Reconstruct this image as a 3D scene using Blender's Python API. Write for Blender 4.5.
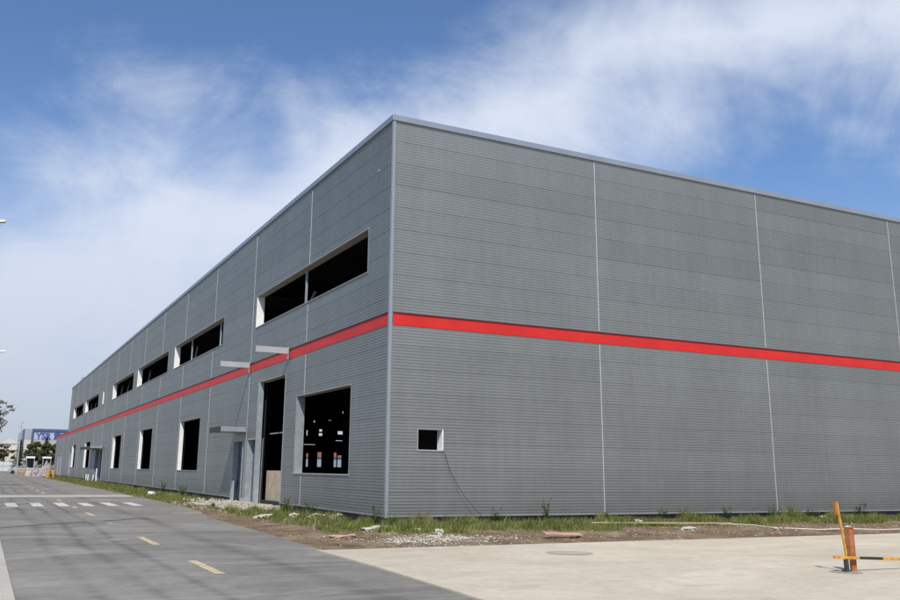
import bpy, math, random
from mathutils import Vector, Matrix, noise
R = math.radians
random.seed(7)
for o in list(bpy.data.objects): bpy.data.objects.remove(o)
sc = bpy.context.scene
COL = sc.collection

# ------------------------------------------------------------------ camera, sky, sun, exposure
cam = bpy.data.objects.new('camera', bpy.data.cameras.new('camera')); COL.objects.link(cam)
yaw, pitch, roll = R(26.1995), R(12.573), R(0.7398)
F = Vector((math.sin(yaw)*math.cos(pitch), math.cos(yaw)*math.cos(pitch), math.sin(pitch)))
r0 = Vector((math.cos(yaw), -math.sin(yaw), 0)); u0 = r0.cross(F)
r = r0*math.cos(roll)+u0*math.sin(roll); u = -r0*math.sin(roll)+u0*math.cos(roll)
M = Matrix((r, u, -F)).transposed().to_4x4(); M.translation = (-10.1163, -22.7724, 1.5357)
cam.matrix_world = M
cam.data.sensor_width = 36; cam.data.lens = 872.958/900*36
cam.data.shift_x = 25.833/900; cam.data.shift_y = -23.963/900
cam.data.clip_start = .05; cam.data.clip_end = 5000
sc.camera = cam
sc.view_settings.view_transform = 'Standard'; sc.view_settings.look = 'None'
sc.view_settings.gamma = 1; sc.view_settings.use_curve_mapping = False
sc.view_settings.exposure = 0.0

SUN = Vector((.67, 1.20, -1.5)).normalized()          # direction the light travels
elev = math.asin(-SUN.z)
sun = bpy.data.objects.new('sun', bpy.data.lights.new('sun', 'SUN')); COL.objects.link(sun)
sun.data.energy = 4.4; sun.data.angle = R(.5); sun.data.color = (1, .94, .84)
sun.rotation_euler = SUN.to_track_quat('-Z', 'Y').to_euler(); sun.location = (-20, -30, 40)

world = bpy.data.worlds.new("World"); sc.world = world; world.use_nodes = True
nt = world.node_tree; nt.nodes.clear()
N = nt.nodes.new; LK = nt.links.new
def mth(nt, op, a, b=None, c=None, clamp=False):
    n = nt.nodes.new('ShaderNodeMath'); n.operation = op; n.use_clamp = clamp
    for i, v in enumerate((a, b, c)):
        if v is None: continue
        if isinstance(v, (int, float)): n.inputs[i].default_value = v
        else: nt.links.new(v, n.inputs[i])
    return n.outputs[0]
sky = N('ShaderNodeTexSky'); sky.sky_type = 'NISHITA'; sky.sun_disc = False
sky.sun_elevation = elev; sky.sun_rotation = math.atan2(-SUN.x, -SUN.y); sky.air_density = 1.0; sky.dust_density = .6; sky.ozone_density = 3.2
tc = N('ShaderNodeTexCoord'); sep = N('ShaderNodeSeparateXYZ'); LK(tc.outputs['Generated'], sep.inputs[0])
zc = mth(nt, 'ADD', mth(nt, 'MAXIMUM', sep.outputs[2], 0.0), .16)
comb = N('ShaderNodeCombineXYZ')
LK(mth(nt, 'DIVIDE', sep.outputs[0], zc), comb.inputs[0]); LK(mth(nt, 'DIVIDE', sep.outputs[1], zc), comb.inputs[1])
def dotn(v):
    n = N('ShaderNodeVectorMath'); n.operation = 'DOT_PRODUCT'; LK(tc.outputs['Generated'], n.inputs[0]); n.inputs[1].default_value = v
    return n.outputs['Value']
def nz(scale, detail, rough, dist=0., vec=None, rot=0., sx=1., sy=1.):
    mp = N('ShaderNodeMapping'); mp.inputs['Rotation'].default_value = (0, 0, rot); mp.inputs['Scale'].default_value = (sx, sy, 1)
    LK(vec or comb.outputs[0], mp.inputs[0])
    n = N('ShaderNodeTexNoise'); n.inputs['Scale'].default_value = scale; n.inputs['Detail'].default_value = detail
    n.inputs['Roughness'].default_value = rough; n.inputs['Distortion'].default_value = dist
    LK(mp.outputs[0], n.inputs['Vector']); return n.outputs['Fac']
d1 = Vector((-.01, .985, .15)).normalized(); d2 = Vector((.55, .735, .42)).normalized()
bn = d1.cross(d2).normalized()
big = nz(3.2, 4, .5, .3, vec=tc.outputs['Generated'])
band = mth(nt, 'SUBTRACT', 1.0, mth(nt, 'MULTIPLY', mth(nt, 'ABSOLUTE', mth(nt, 'ADD', dotn(bn), mth(nt, 'MULTIPLY', mth(nt, 'SUBTRACT', big, .5), .36))), 4.9), clamp=True)
wisps = nz(4.2, 12, .66, .7, vec=tc.outputs['Generated'], rot=R(-20), sx=1, sy=1.0)
fine = nz(2.6, 10, .62, .9, rot=R(60), sx=1, sy=1.35)
low = mth(nt, 'SUBTRACT', 1.0, mth(nt, 'MULTIPLY', mth(nt, 'ABSOLUTE', mth(nt, 'SUBTRACT', sep.outputs[2], .10)), 5.0), clamp=True)
d = mth(nt, 'ADD', mth(nt, 'MULTIPLY', band, .72), mth(nt, 'MULTIPLY', wisps, .80))
d = mth(nt, 'ADD', d, mth(nt, 'MULTIPLY', fine, .30))
d = mth(nt, 'ADD', d, mth(nt, 'MULTIPLY', low, .20))
mr = N('ShaderNodeMapRange'); mr.interpolation_type = 'SMOOTHSTEP'; mr.clamp = True
LK(d, mr.inputs[0]); mr.inputs[1].default_value = .64; mr.inputs[2].default_value = 1.36; mr.inputs[3].default_value = 0; mr.inputs[4].default_value = .93
mx = N('ShaderNodeMix'); mx.data_type = 'RGBA'; LK(mr.outputs[0], mx.inputs[0])
tint = N('ShaderNodeMix'); tint.data_type = 'RGBA'; tint.blend_type = 'MULTIPLY'; tint.inputs[0].default_value = 1; LK(sky.outputs[0], tint.inputs[6]); tint.inputs[7].default_value = (.85, .97, 1.12, 1)
LK(tint.outputs[2], mx.inputs[6]); mx.inputs[7].default_value = (6.0, 6.5, 7.5, 1)
hz = mth(nt, 'MULTIPLY', mth(nt, 'POWER', mth(nt, 'SUBTRACT', 1.0, mth(nt, 'MULTIPLY', mth(nt, 'MAXIMUM', sep.outputs[2], 0.0), 3.0), clamp=True), 1.6), .85)
mh_ = N('ShaderNodeMix'); mh_.data_type = 'RGBA'; LK(hz, mh_.inputs[0]); LK(mx.outputs[2], mh_.inputs[6]); mh_.inputs[7].default_value = (3.7, 3.95, 4.7, 1)
bg = N('ShaderNodeBackground'); bg.inputs[1].default_value = .125; LK(mh_.outputs[2], bg.inputs[0])
wo = N('ShaderNodeOutputWorld'); LK(bg.outputs[0], wo.inputs[0])

# ------------------------------------------------------------------ materials
def mat(name, col, rough=.7, metal=0., var=0., vscale=3., bump=0., bscale=20., col2=None, spec=.4, vec='Object', detail=6, stretch=(1, 1, 1)):
    m = bpy.data.materials.new(name); m.use_nodes = True; t = m.node_tree; b = t.nodes['Principled BSDF']
    b.inputs['Roughness'].default_value = rough; b.inputs['Metallic'].default_value = metal
    b.inputs['Specular IOR Level'].default_value = spec
    b.inputs['Base Color'].default_value = (*col, 1)
    c = t.nodes.new('ShaderNodeTexCoord'); mp = t.nodes.new('ShaderNodeMapping'); mp.inputs['Scale'].default_value = stretch
    t.links.new(c.outputs[vec], mp.inputs[0])
    if var > 0 or col2:
        n = t.nodes.new('ShaderNodeTexNoise'); n.inputs['Scale'].default_value = vscale; n.inputs['Detail'].default_value = detail
        n.inputs['Roughness'].default_value = .62
        t.links.new(mp.outputs[0], n.inputs['Vector'])
        cr = t.nodes.new('ShaderNodeValToRGB')
        c2 = col2 or [x*(1+var) for x in col]; c1 = col if col2 else [x*(1-var) for x in col]
        cr.color_ramp.elements[0].position = .36; cr.color_ramp.elements[1].position = .64
        cr.color_ramp.elements[0].color = (*c1, 1); cr.color_ramp.elements[1].color = (*c2, 1)
        t.links.new(n.outputs['Fac'], cr.inputs[0]); t.links.new(cr.outputs[0], b.inputs['Base Color'])
    if bump > 0:
        n2 = t.nodes.new('ShaderNodeTexNoise'); n2.inputs['Scale'].default_value = bscale; n2.inputs['Detail'].default_value = 4
        t.links.new(c.outputs[vec], n2.inputs['Vector'])
        bp = t.nodes.new('ShaderNodeBump'); bp.inputs['Strength'].default_value = bump; bp.inputs['Distance'].default_value = .03
        t.links.new(n2.outputs['Fac'], bp.inputs['Height']); t.links.new(bp.outputs[0], b.inputs['Normal'])
    return m

def tone_nodes(t, val_socket, lo, hi, a=.35, b=.65):
    n = t.nodes.new('ShaderNodeMapRange'); t.links.new(val_socket, n.inputs[0])
    n.inputs[1].default_value = a; n.inputs[2].default_value = b; n.inputs[3].default_value = lo; n.inputs[4].default_value = hi
    return n.outputs[0]
def tnoise(t, vec, scale, detail=5, rough=.6, stretch=(1, 1, 1), dist=0, rot=0):
    mp = t.nodes.new('ShaderNodeMapping'); mp.inputs['Scale'].default_value = stretch; mp.inputs['Rotation'].default_value = (0, 0, rot); t.links.new(vec, mp.inputs[0])
    n = t.nodes.new('ShaderNodeTexNoise'); n.inputs['Scale'].default_value = scale; n.inputs['Detail'].default_value = detail
    n.inputs['Roughness'].default_value = rough; n.inputs['Distortion'].default_value = dist; t.links.new(mp.outputs[0], n.inputs['Vector']); return n.outputs['Fac']

def cladding(name, col, axis, off):
    """silver-grey coil coated steel: a faint tone difference from sheet to sheet, rain dirt, metallic flake"""
    m = bpy.data.materials.new(name); m.use_nodes = True; t = m.node_tree; b = t.nodes['Principled BSDF']
    b.inputs['Roughness'].default_value = .5; b.inputs['Metallic'].default_value = .8
    c = t.nodes.new('ShaderNodeTexCoord').outputs['Object']; s = t.nodes.new('ShaderNodeSeparateXYZ'); t.links.new(c, s.inputs[0])
    U = s.outputs[0] if axis == 'x' else s.outputs[1]
    iu = mth(t, 'FLOOR', mth(t, 'DIVIDE', mth(t, 'SUBTRACT', U, off), 7.5))
    iz = mth(t, 'FLOOR', mth(t, 'DIVIDE', mth(t, 'SUBTRACT', s.outputs[2], 11.25), .69))
    cb = t.nodes.new('ShaderNodeCombineXYZ'); t.links.new(iu, cb.inputs[0]); t.links.new(iz, cb.inputs[1])
    wn = t.nodes.new('ShaderNodeTexWhiteNoise'); wn.noise_dimensions = '2D'; t.links.new(cb.outputs[0], wn.inputs['Vector'])
    v = tone_nodes(t, wn.outputs['Value'], .955, 1.045, 0, 1)
    v2 = tone_nodes(t, tnoise(t, c, .45, 6, .65, (1, 1, .5)), .93, 1.07, .3, .7)
    v3 = tone_nodes(t, tnoise(t, c, 5, 4, .6, (1, 1, .10)), .965, 1.03)
    k = mth(t, 'MULTIPLY', mth(t, 'MULTIPLY', v, v2), v3)
    # mud splash along the lowest half metre
    spl = t.nodes.new('ShaderNodeMapRange'); t.links.new(mth(t, 'ADD', s.outputs[2], mth(t, 'MULTIPLY', tnoise(t, c, 2.2, 5), -.55)), spl.inputs[0])
    spl.inputs[1].default_value = .0; spl.inputs[2].default_value = .75; spl.inputs[3].default_value = .45; spl.inputs[4].default_value = 0
    vm = t.nodes.new('ShaderNodeVectorMath'); vm.operation = 'SCALE'; vm.inputs[0].default_value = col; t.links.new(k, vm.inputs['Scale'])
    mm = t.nodes.new('ShaderNodeMix'); mm.data_type = 'RGBA'; t.links.new(spl.outputs[0], mm.inputs[0]); t.links.new(vm.outputs[0], mm.inputs[6]); mm.inputs[7].default_value = (.24, .22, .19, 1)
    t.links.new(mm.outputs[2], b.inputs['Base Color'])
    # oil-canning: very slight waviness of the sheet
    bp = t.nodes.new('ShaderNodeBump'); bp.inputs['Strength'].default_value = .25; bp.inputs['Distance'].default_value = .02
    t.links.new(tnoise(t, c, 1.6, 3, .5, (.6, .6, 2.2)), bp.inputs['Height']); t.links.new(bp.outputs[0], b.inputs['Normal'])
    return m
CL = (.325, .332, .310)
M_side = cladding('cladding_side', CL, 'y', 7.435); M_front = cladding('cladding_front', CL, 'x', 0)
M_joint = mat('joint_cover_metal', (.44, .46, .47), .5, .3, .06, 2)
M_cap = mat('parapet_cap_metal', (.30, .34, .39), .45, .4, .06, 1)
M_corner = mat('corner_trim_metal', (.33, .35, .37), .45, .4, .05, 2)
M_red = mat('red_coated_sheet', (.57, .020, .016), .5, 0, .08, .8)
M_white = mat('white_jamb_sheet', (.80, .80, .78), .55, 0, .06, 2)
M_galv = mat('galvanised_sheet', (.36, .40, .43), .5, .4, .12, 3)
M_lintel = mat('lintel_sheet', (.30, .28, .25), .6, .1, .08, 2)
M_dark = mat('interior_shade_lining', (.022, .022, .024), .9, 0, .2, 1)  # near-black colour stands in for the shade inside the hall
M_darkfloor = mat('interior_concrete_floor', (.07, .068, .065), .85, 0, .2, .8)
M_steel = mat('primed_steel_frame', (.05, .05, .05), .7, .2)
M_plinth = mat('plinth_concrete', (.13, .115, .10), .95, 0, .3, 3, .4, 30)
M_doorblue = mat('door_blue_grey', (.06, .085, .115), .5, .2, .15, 3)
M_doorgrey = mat('door_grey', (.20, .225, .245), .5, .3, .12, 3)
M_roof = mat('roof_sheet', (.35, .36, .37), .7, .2, .1, 1)
M_tan = mat('rendered_blockwork', (.42, .35, .26), .95, 0, .15, 3, .4, 25)
M_dirtrub = mat('rubble_concrete', (.50, .46, .39), .95, 0, .18, 7, .6, 18)
M_pole = mat('lamp_post_galvanised', (.50, .52, .54), .45, .4, .05, 2)
M_glassl = mat('lamp_lens', (.75, .77, .78), .25)
M_black = mat('black_rubber', (.015, .015, .015), .6)
M_wood = mat('weathered_plank', (.44, .35, .24), .9, 0, .15, 4, .3, 30, stretch=(1, 8, 8))
M_pink = mat('faded_red_board', (.50, .30, .24), .85, 0, .15, 5)
M_pvc = mat('pale_pvc_pipe', (.62, .58, .50), .5, 0, .08, 3)
M_yel = mat('yellow_barrier_paint', (.36, .17, .05), .6, 0, 0, 14, .2, 60, col2=(.74, .38, .035))
M_blk = mat('black_barrier_paint', (.03, .025, .022), .55, 0, .2, 9)
M_rust = mat('rusty_steel', (.30, .095, .035), .85, .1, .0, 11, .3, 60, col2=(.44, .18, .075))
M_grease = mat('dark_oiled_steel', (.07, .06, .055), .6, .3, .2, 9)
M_tbark = mat('bark', (.13, .10, .075), .95, 0, .25, 9, .5, 20)

def leafmat(name, a, b):
    m = bpy.data.materials.new(name); m.use_nodes = True; t = m.node_tree; bs = t.nodes['Principled BSDF']
    g = t.nodes.new('ShaderNodeNewGeometry'); cr = t.nodes.new('ShaderNodeValToRGB')
    cr.color_ramp.elements[0].color = (*a, 1); cr.color_ramp.elements[1].color = (*b, 1)
    t.links.new(g.outputs['Random Per Island'], cr.inputs[0]); t.links.new(cr.outputs[0], bs.inputs['Base Color'])
    bs.inputs['Roughness'].default_value = .75; bs.inputs['Specular IOR Level'].default_value = .2
    tr = t.nodes.new('ShaderNodeBsdfTranslucent'); t.links.new(cr.outputs[0], tr.inputs[0])
    ms = t.nodes.new('ShaderNodeMixShader'); ms.inputs[0].default_value = .3
    t.links.new(bs.outputs[0], ms.inputs[1]); t.links.new(tr.outputs[0], ms.inputs[2]); t.links.new(ms.outputs[0], t.nodes['Material Output'].inputs[0])
    return m
M_grass = leafmat('grass_blades', (.065, .115, .022), (.30, .31, .10))
def patchy(m):
    t = m.node_tree; bs = t.nodes['Principled BSDF']; src = bs.inputs['Base Color'].links[0].from_socket
    c = t.nodes.new('ShaderNodeTexCoord').outputs['Object']
    f1 = tone_nodes(t, tnoise(t, c, 1.1, 5, .7), 0, .7, .50, .66)
    mm = t.nodes.new('ShaderNodeMix'); mm.data_type = 'RGBA'; t.links.new(f1, mm.inputs[0]); t.links.new(src, mm.inputs[6]); mm.inputs[7].default_value = (.26, .22, .10, 1)
    vm = t.nodes.new('ShaderNodeVectorMath'); vm.operation = 'SCALE'; t.links.new(mm.outputs[2], vm.inputs[0]); t.links.new(tone_nodes(t, tnoise(t, c, 2.6, 4, .6), .65, 1.3, .35, .65), vm.inputs['Scale'])
    t.links.new(vm.outputs[0], bs.inputs['Base Color'])
    for n in t.nodes:
        if n.type == 'BSDF_TRANSLUCENT': t.links.new(vm.outputs[0], n.inputs[0])
patchy(M_grass)
M_weed = leafmat('weed_leaves', (.045, .11, .022), (.12, .20, .045))
M_conifer = leafmat('conifer_needles', (.035, .055, .032), (.08, .105, .055))
M_leaf = leafmat('broad_leaves', (.085, .10, .045), (.17, .175, .085))
M_rusty_leaf = leafmat('reddish_leaves', (.12, .09, .05), (.24, .15, .09))
M_dryleaf = leafmat('sparse_leaves', (.045, .05, .025), (.10, .09, .05))

def asphalt():
    m = bpy.data.materials.new('asphalt'); m.use_nodes = True; t = m.node_tree; b = t.nodes['Principled BSDF']
    b.inputs['Roughness'].default_value = .9; b.inputs['Specular IOR Level'].default_value = .12
    c = t.nodes.new('ShaderNodeTexCoord').outputs['Object']
    s = t.nodes.new('ShaderNodeSeparateXYZ'); t.links.new(c, s.inputs[0])
    v = tone_nodes(t, tnoise(t, c, .35, 7, .68, (1, .8, 1), .5), .80, 1.22, .32, .68)
    # dusty drag lines across the road
    drag = tone_nodes(t, tnoise(t, c, 1.6, 8, .70, (.13, 1.6, 1), .8, R(6)), .0, .62, .50, .72)
    dust = tone_nodes(t, tnoise(t, c, .55, 8, .7, (.5, .8, 1), 1.0), .0, .75, .50, .72)
    # two darker wheel tracks and thinner skid lines, wandering a little
    wob = mth(t, 'MULTIPLY', mth(t, 'SUBTRACT', tnoise(t, c, .10, 2, .5, (.2, 1, 1)), .5), .7)
    X = mth(t, 'ADD', s.outputs[0], wob)
    trk = None
    for x0, w in ((-8.75, 5.0), (-8.05, 6.5), (-5.55, 3.4), (-7.35, 7.5)):
        g = mth(t, 'SUBTRACT', 1.0, mth(t, 'MULTIPLY', mth(t, 'ABSOLUTE', mth(t, 'SUBTRACT', X, x0)), w), clamp=True)
        trk = g if trk is None else mth(t, 'MAXIMUM', trk, g)
    trk = mth(t, 'MULTIPLY', trk, tone_nodes(t, tnoise(t, c, .3, 5, .6, (1, .5, 1)), .10, .38, .35, .6))
    grain = mth(t, 'MULTIPLY', tone_nodes(t, tnoise(t, c, 34, 3, .7), .84, 1.16, .3, .7), tone_nodes(t, tnoise(t, c, 5, 6, .75), .86, 1.14, .3, .7))
    k = mth(t, 'MULTIPLY', mth(t, 'MULTIPLY', v, grain), mth(t, 'SUBTRACT', 1.0, trk))
    vm = t.nodes.new('ShaderNodeVectorMath'); vm.operation = 'SCALE'; vm.inputs[0].default_value = (.205, .195, .176); t.links.new(k, vm.inputs['Scale'])
    mm = t.nodes.new('ShaderNodeMix'); mm.data_type = 'RGBA'; t.links.new(mth(t, 'MAXIMUM', drag, dust), mm.inputs[0]); t.links.new(vm.outputs[0], mm.inputs[6]); mm.inputs[7].default_value = (.38, .355, .305, 1)
    t.links.new(mm.outputs[2], b.inputs['Base Color'])
    bp = t.nodes.new('ShaderNodeBump'); bp.inputs['Strength'].default_value = .35; bp.inputs['Distance'].default_value = .01
    t.links.new(tnoise(t, c, 60, 3), bp.inputs['Height']); t.links.new(bp.outputs[0], b.inputs['Normal'])
    return m
def concrete(name, col, big=.12, warm=(.52, .47, .38), joints=False):
    m = bpy.data.materials.new(name); m.use_nodes = True; t = m.node_tree; b = t.nodes['Principled BSDF']
    b.inputs['Roughness'].default_value = .88; b.inputs['Specular IOR Level'].default_value = .25
    c = t.nodes.new('ShaderNodeTexCoord').outputs['Object']
    v = tone_nodes(t, tnoise(t, c, .28, 8, .66, (.6, 1, 1), .8), 1-big, 1+big, .3, .7)
    g = mth(t, 'MULTIPLY', tone_nodes(t, tnoise(t, c, 22, 4, .7), .92, 1.08, .3, .7), tone_nodes(t, tnoise(t, c, 3.2, 7, .72), .90, 1.08, .32, .68))
    st = tone_nodes(t, tnoise(t, c, 1.3, 7, .72, (.35, 1.3, 1), 1.5), 1, .78, .54, .72)
    k = mth(t, 'MULTIPLY', mth(t, 'MULTIPLY', v, g), st)
    vm = t.nodes.new('ShaderNodeVectorMath'); vm.operation = 'SCALE'; vm.inputs[0].default_value = col; t.links.new(k, vm.inputs['Scale'])
    mm = t.nodes.new('ShaderNodeMix'); mm.data_type = 'RGBA'; t.links.new(tone_nodes(t, tnoise(t, c, .6, 7, .65), 0, .5, .45, .7), mm.inputs[0]); t.links.new(vm.outputs[0], mm.inputs[6]); mm.inputs[7].default_value = (*warm, 1)
    t.links.new(mm.outputs[2], b.inputs['Base Color'])
    bp = t.nodes.new('ShaderNodeBump'); bp.inputs['Strength'].default_value = .25; bp.inputs['Distance'].default_value = .01
    t.links.new(tnoise(t, c, 30, 4), bp.inputs['Height']); t.links.new(bp.outputs[0], b.inputs['Normal'])
    return m
def dirt():
    m = bpy.data.materials.new('verge_dirt'); m.use_nodes = True; t = m.node_tree; b = t.nodes['Principled BSDF']
    b.inputs['Roughness'].default_value = .95; b.inputs['Specular IOR Level'].default_value = .1
    c = t.nodes.new('ShaderNodeTexCoord').outputs['Object']
    n = tnoise(t, c, .9, 8, .72, dist=.6); cr = t.nodes.new('ShaderNodeValToRGB'); e = cr.color_ramp.elements
    e[0].position = .3; e[0].color = (.105, .070, .045, 1); e[1].position = .72; e[1].color = (.37, .295, .20, 1)
    x = cr.color_ramp.elements.new(.5); x.color = (.215, .155, .10, 1)
    t.links.new(n, cr.inputs[0])
    n2 = tnoise(t, c, 26, 4, .75)
    vm = t.nodes.new('ShaderNodeVectorMath'); vm.operation = 'SCALE'; t.links.new(cr.outputs[0], vm.inputs[0]); t.links.new(tone_nodes(t, n2, .6, 1.4, .3, .7), vm.inputs['Scale'])
    t.links.new(vm.outputs[0], b.inputs['Base Color'])
    bp = t.nodes.new('ShaderNodeBump'); bp.inputs['Strength'].default_value = .9; bp.inputs['Distance'].default_value = .05
    t.links.new(tnoise(t, c, 9, 6, .75), bp.inputs['Height']); t.links.new(bp.outputs[0], b.inputs['Normal'])
    return m
M_asphalt = asphalt(); M_dirt = dirt()
M_apron = concrete('apron_concrete', (.57, .505, .39), .18, (.44, .385, .29))
M_pave = concrete('pavement_concrete', (.46, .43, .37))
M_ground = mat('dry_ground', (.20, .18, .12), .95, 0, .0, .05, .3, 3, col2=(.11, .13, .06))
def paint(name, col, keep):
    m = bpy.data.materials.new(name); m.use_nodes = True; t = m.node_tree; b = t.nodes['Principled BSDF']; b.inputs['Roughness'].default_value = .7
    c = t.nodes.new('ShaderNodeTexCoord').outputs['Object']
    mm = t.nodes.new('ShaderNodeMix'); mm.data_type = 'RGBA'; t.links.new(tone_nodes(t, tnoise(t, c, 7, 8, .75), 0, 1, keep-.09, keep+.09), mm.inputs[0])
    mm.inputs[6].default_value = (*col, 1); mm.inputs[7].default_value = (.17, .165, .155, 1); t.links.new(mm.outputs[2], b.inputs['Base Color']); return m
M_wpaint = paint('worn_white_paint', (.62, .61, .56), .60); M_ypaint = paint('worn_yellow_paint', (.66, .52, .30), .56)
M_fade = paint('faded_white_paint', (.40, .39, .36), .5)

# ------------------------------------------------------------------ mesh helpers
class MB:
    def __init__(s): s.v = []; s.f = []
    def box(s, x0, y0, z0, x1, y1, z1):
        b = len(s.v); s.v += [(x, y, z) for z in (z0, z1) for y in (y0, y1) for x in (x0, x1)]
        s.f += [tuple(b+i for i in q) for q in ((0, 2, 3, 1), (4, 5, 7, 6), (0, 1, 5, 4), (2, 6, 7, 3), (0, 4, 6, 2), (1, 3, 7, 5))]; return s
    def quad(s, *p):
        b = len(s.v); s.v += [tuple(q) for q in p]; s.f.append(tuple(range(b, b+len(p)))); return s
    def tube(s, pts, rad, n=8, cap=True):
        pts = [Vector(p) for p in pts]; rr = rad if isinstance(rad, (list, tuple)) else [rad]*len(pts); base = len(s.v)
        for i, p in enumerate(pts):
            t = (pts[min(i+1, len(pts)-1)]-pts[max(i-1, 0)]).normalized()
            a = t.cross(Vector((0, 0, 1)) if abs(t.z) < .9 else Vector((1, 0, 0))).normalized(); b = t.cross(a)
            for k in range(n):
                w = 2*math.pi*k/n; s.v.append(tuple(p+(a*math.cos(w)+b*math.sin(w))*rr[i]))
        for i in range(len(pts)-1):
            for k in range(n):
                k2 = (k+1) % n; s.f.append((base+i*n+k, base+i*n+k2, base+(i+1)*n+k2, base+(i+1)*n+k))
        if cap: s.f.append(tuple(base+k for k in range(n))[::-1]); s.f.append(tuple(base+(len(pts)-1)*n+k for k in range(n)))
        return s
    def beam(s, a, b, w, h, up=(0, 0, 1)):
        a, b = Vector(a), Vector(b); t = (b-a).normalized(); x = t.cross(Vector(up)).normalized()*w/2; y = x.normalized().cross(t)*h/2; q = len(s.v)
        for p in (a, b):
            for sx, sy in ((-1, -1), (1, -1), (1, 1), (-1, 1)): s.v.append(tuple(p+x*sx+y*sy))
        s.f += [tuple(q+i for i in g) for g in ((0, 3, 2, 1), (4, 5, 6, 7), (0, 1, 5, 4), (1, 2, 6, 5), (2, 3, 7, 6), (3, 0, 4, 7))]; return s
    def build(s, name, m, parent=None, smooth=False, bevel=0, kind=None, loc=None):
        me = bpy.data.meshes.new(name)
        v = s.v if loc is None else [(a-loc[0], b-loc[1], c-loc[2]) for a, b, c in s.v]
        me.from_pydata(v, [], s.f); me.materials.append(m); me.update()
        if smooth: me.shade_smooth()
        o = bpy.data.objects.new(name, me); COL.objects.link(o)
        if loc is not None: o.location = loc
        if parent is not None: o.parent = parent
        if bevel:
            md = o.modifiers.new('bevel', 'BEVEL'); md.width = bevel; md.segments = 2; md.limit_method = 'ANGLE'
        if kind: o['kind'] = kind
        return o
def tag(o, label, cat, group=None):
    o['label'] = label; o['category'] = cat
    if group: o['group'] = group
    return o
def thing(name, label, cat, loc=(0, 0, 0), rz=0, group=None):
    o = bpy.data.objects.new(name, None); COL.objects.link(o); o.location = loc; o.rotation_euler = (0, 0, rz); o.empty_display_size = .3
    return tag(o, label, cat, group)
def copy_tree(o, parent=None):
    c = o.copy(); COL.objects.link(c); c.parent = parent
    for ch in list(o.children): copy_tree(ch, c)
    return c

# ------------------------------------------------------------------ ground, road, apron
def redge(y):      # right edge of the asphalt
    P = [(-60, -4.9), (-13, -4.5), (-10, -4.3), (-6, -4.1), (0, -3.8), (5.75, -3.6), (10, -3.0), (13.8, -2.75), (38, -2.55), (57, -2.6), (85, -2.2), (115, -1.3), (210, -1.0)]
    for (a, p), (b, q) in zip(P, P[1:]):
        if y <= b: return p+(q-p)*(y-a)/(b-a)
    return P[-1][1]
MB().quad((-900, -500, -.12), (900, -500, -.12), (900, 1500, -.12), (-900, 1500, -.12)).build('ground', M_ground, kind='structure')
mb = MB(); ys = [-60+i*.75 for i in range(360)]
for a, b in zip(ys, ys[1:]):
    ja = .07*noise.noise((a*1.3, 3, 0)) if a > -6 else .015*noise.noise((a*2, 1, 0)); jb = .07*noise.noise((b*1.3, 3, 0)) if b > -6 else .015*noise.noise((b*2, 1, 0))
    mb.quad((-9.6, a, .0), (redge(a)+ja+.12, a, 0), (redge(b)+jb+.12, b, 0), (-9.6, b, 0))
road = mb.build('road', M_asphalt, kind='structure')
# left pavement with a small kerb step
MB().box(-9.76, -60, -.1, -9.6, 210, .035).build('kerb', M_pave, kind='structure', bevel=.01)
MB().box(-14, -60, -.1, -9.763, 210, .03).build('pavement', M_pave, kind='structure')
# cross band of older concrete where a trench was cut
MB().quad((-9.59, 25.9, .004), (-2.75, 26.3, .004), (-2.75, 29.6, .004), (-9.59, 29.3, .004)).build('road_patch', M_pave, kind='structure')
# apron
mb = MB()
top = [(-4.2+.03, -6.18)]+[(x, -6.22+.05*noise.noise((x*.8, 0, 0))+(x*-.003)) for x in [-3.5+i*.75 for i in range(90)]]
bot = [(redge(y), y) for y in (-60, -40, -25, -18, -13, -10, -8)]
pl = [(60, -60)]+top[::-1]+bot[::-1]
b0 = len(pl)
mb.v = [(x, y, .022) for x, y in pl]+[(x, y, -.1) for x, y in pl]
mb.f = [tuple(range(b0))]+[(i, i+b0, (i+1) % b0+b0, (i+1) % b0) for i in range(b0)]
apron = mb.build('concrete_apron', M_apron, kind='structure')
M_fine = M_apron

# verge: heaped dirt between the road and the walls
def hgt(x, y):
    e = min(x-redge(y), (y+6.2) if x > -4 else 9, 1.0); e = max(0, min(1, e))
    n = noise.noise((x*.6, y*.6, 0))*.5+noise.noise((x*1.7, y*1.7, 5))*.3+noise.noise((x*5, y*5, 9))*.16
    base = -.01+e*(.035+.085*n)
    if -2.3 < x < 30 and -6 < y < -2.5: base += .03*max(0, noise.noise((x*.9, 7, 2))+.3)*e
    return base
mb = MB()
def grid(us, vs, fn):
    b = len(mb.v); nu = len(us)
    for v in vs:
        for uu in us: x, y = fn(uu, v); mb.v.append((x, y, hgt(x, y)))
    for j in range(len(vs)-1):
        for i in range(nu-1): mb.f.append((b+j*nu+i, b+j*nu+i+1, b+(j+1)*nu+i+1, b+(j+1)*nu+i))
def jit(y): return .10*noise.noise((y*.9, 11, 0))+.05*noise.noise((y*3, 4, 0))
fx = [i/14 for i in range(15)]
grid([i*.12 for i in range(200)]+[24+i*.6 for i in range(62)], [-6.24+i*.152 for i in range(46)], lambda q, y: ((redge(y)+jit(y))+q, y))
grid(fx, [.6+i*.15 for i in range(200)]+[30.6+i*.5 for i in range(200)], lambda q, y: ((redge(y)+jit(y))*(1-q)+.6*q, y))
verge = mb.build('dirt_verge', M_dirt, kind='structure', smooth=True)

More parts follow.
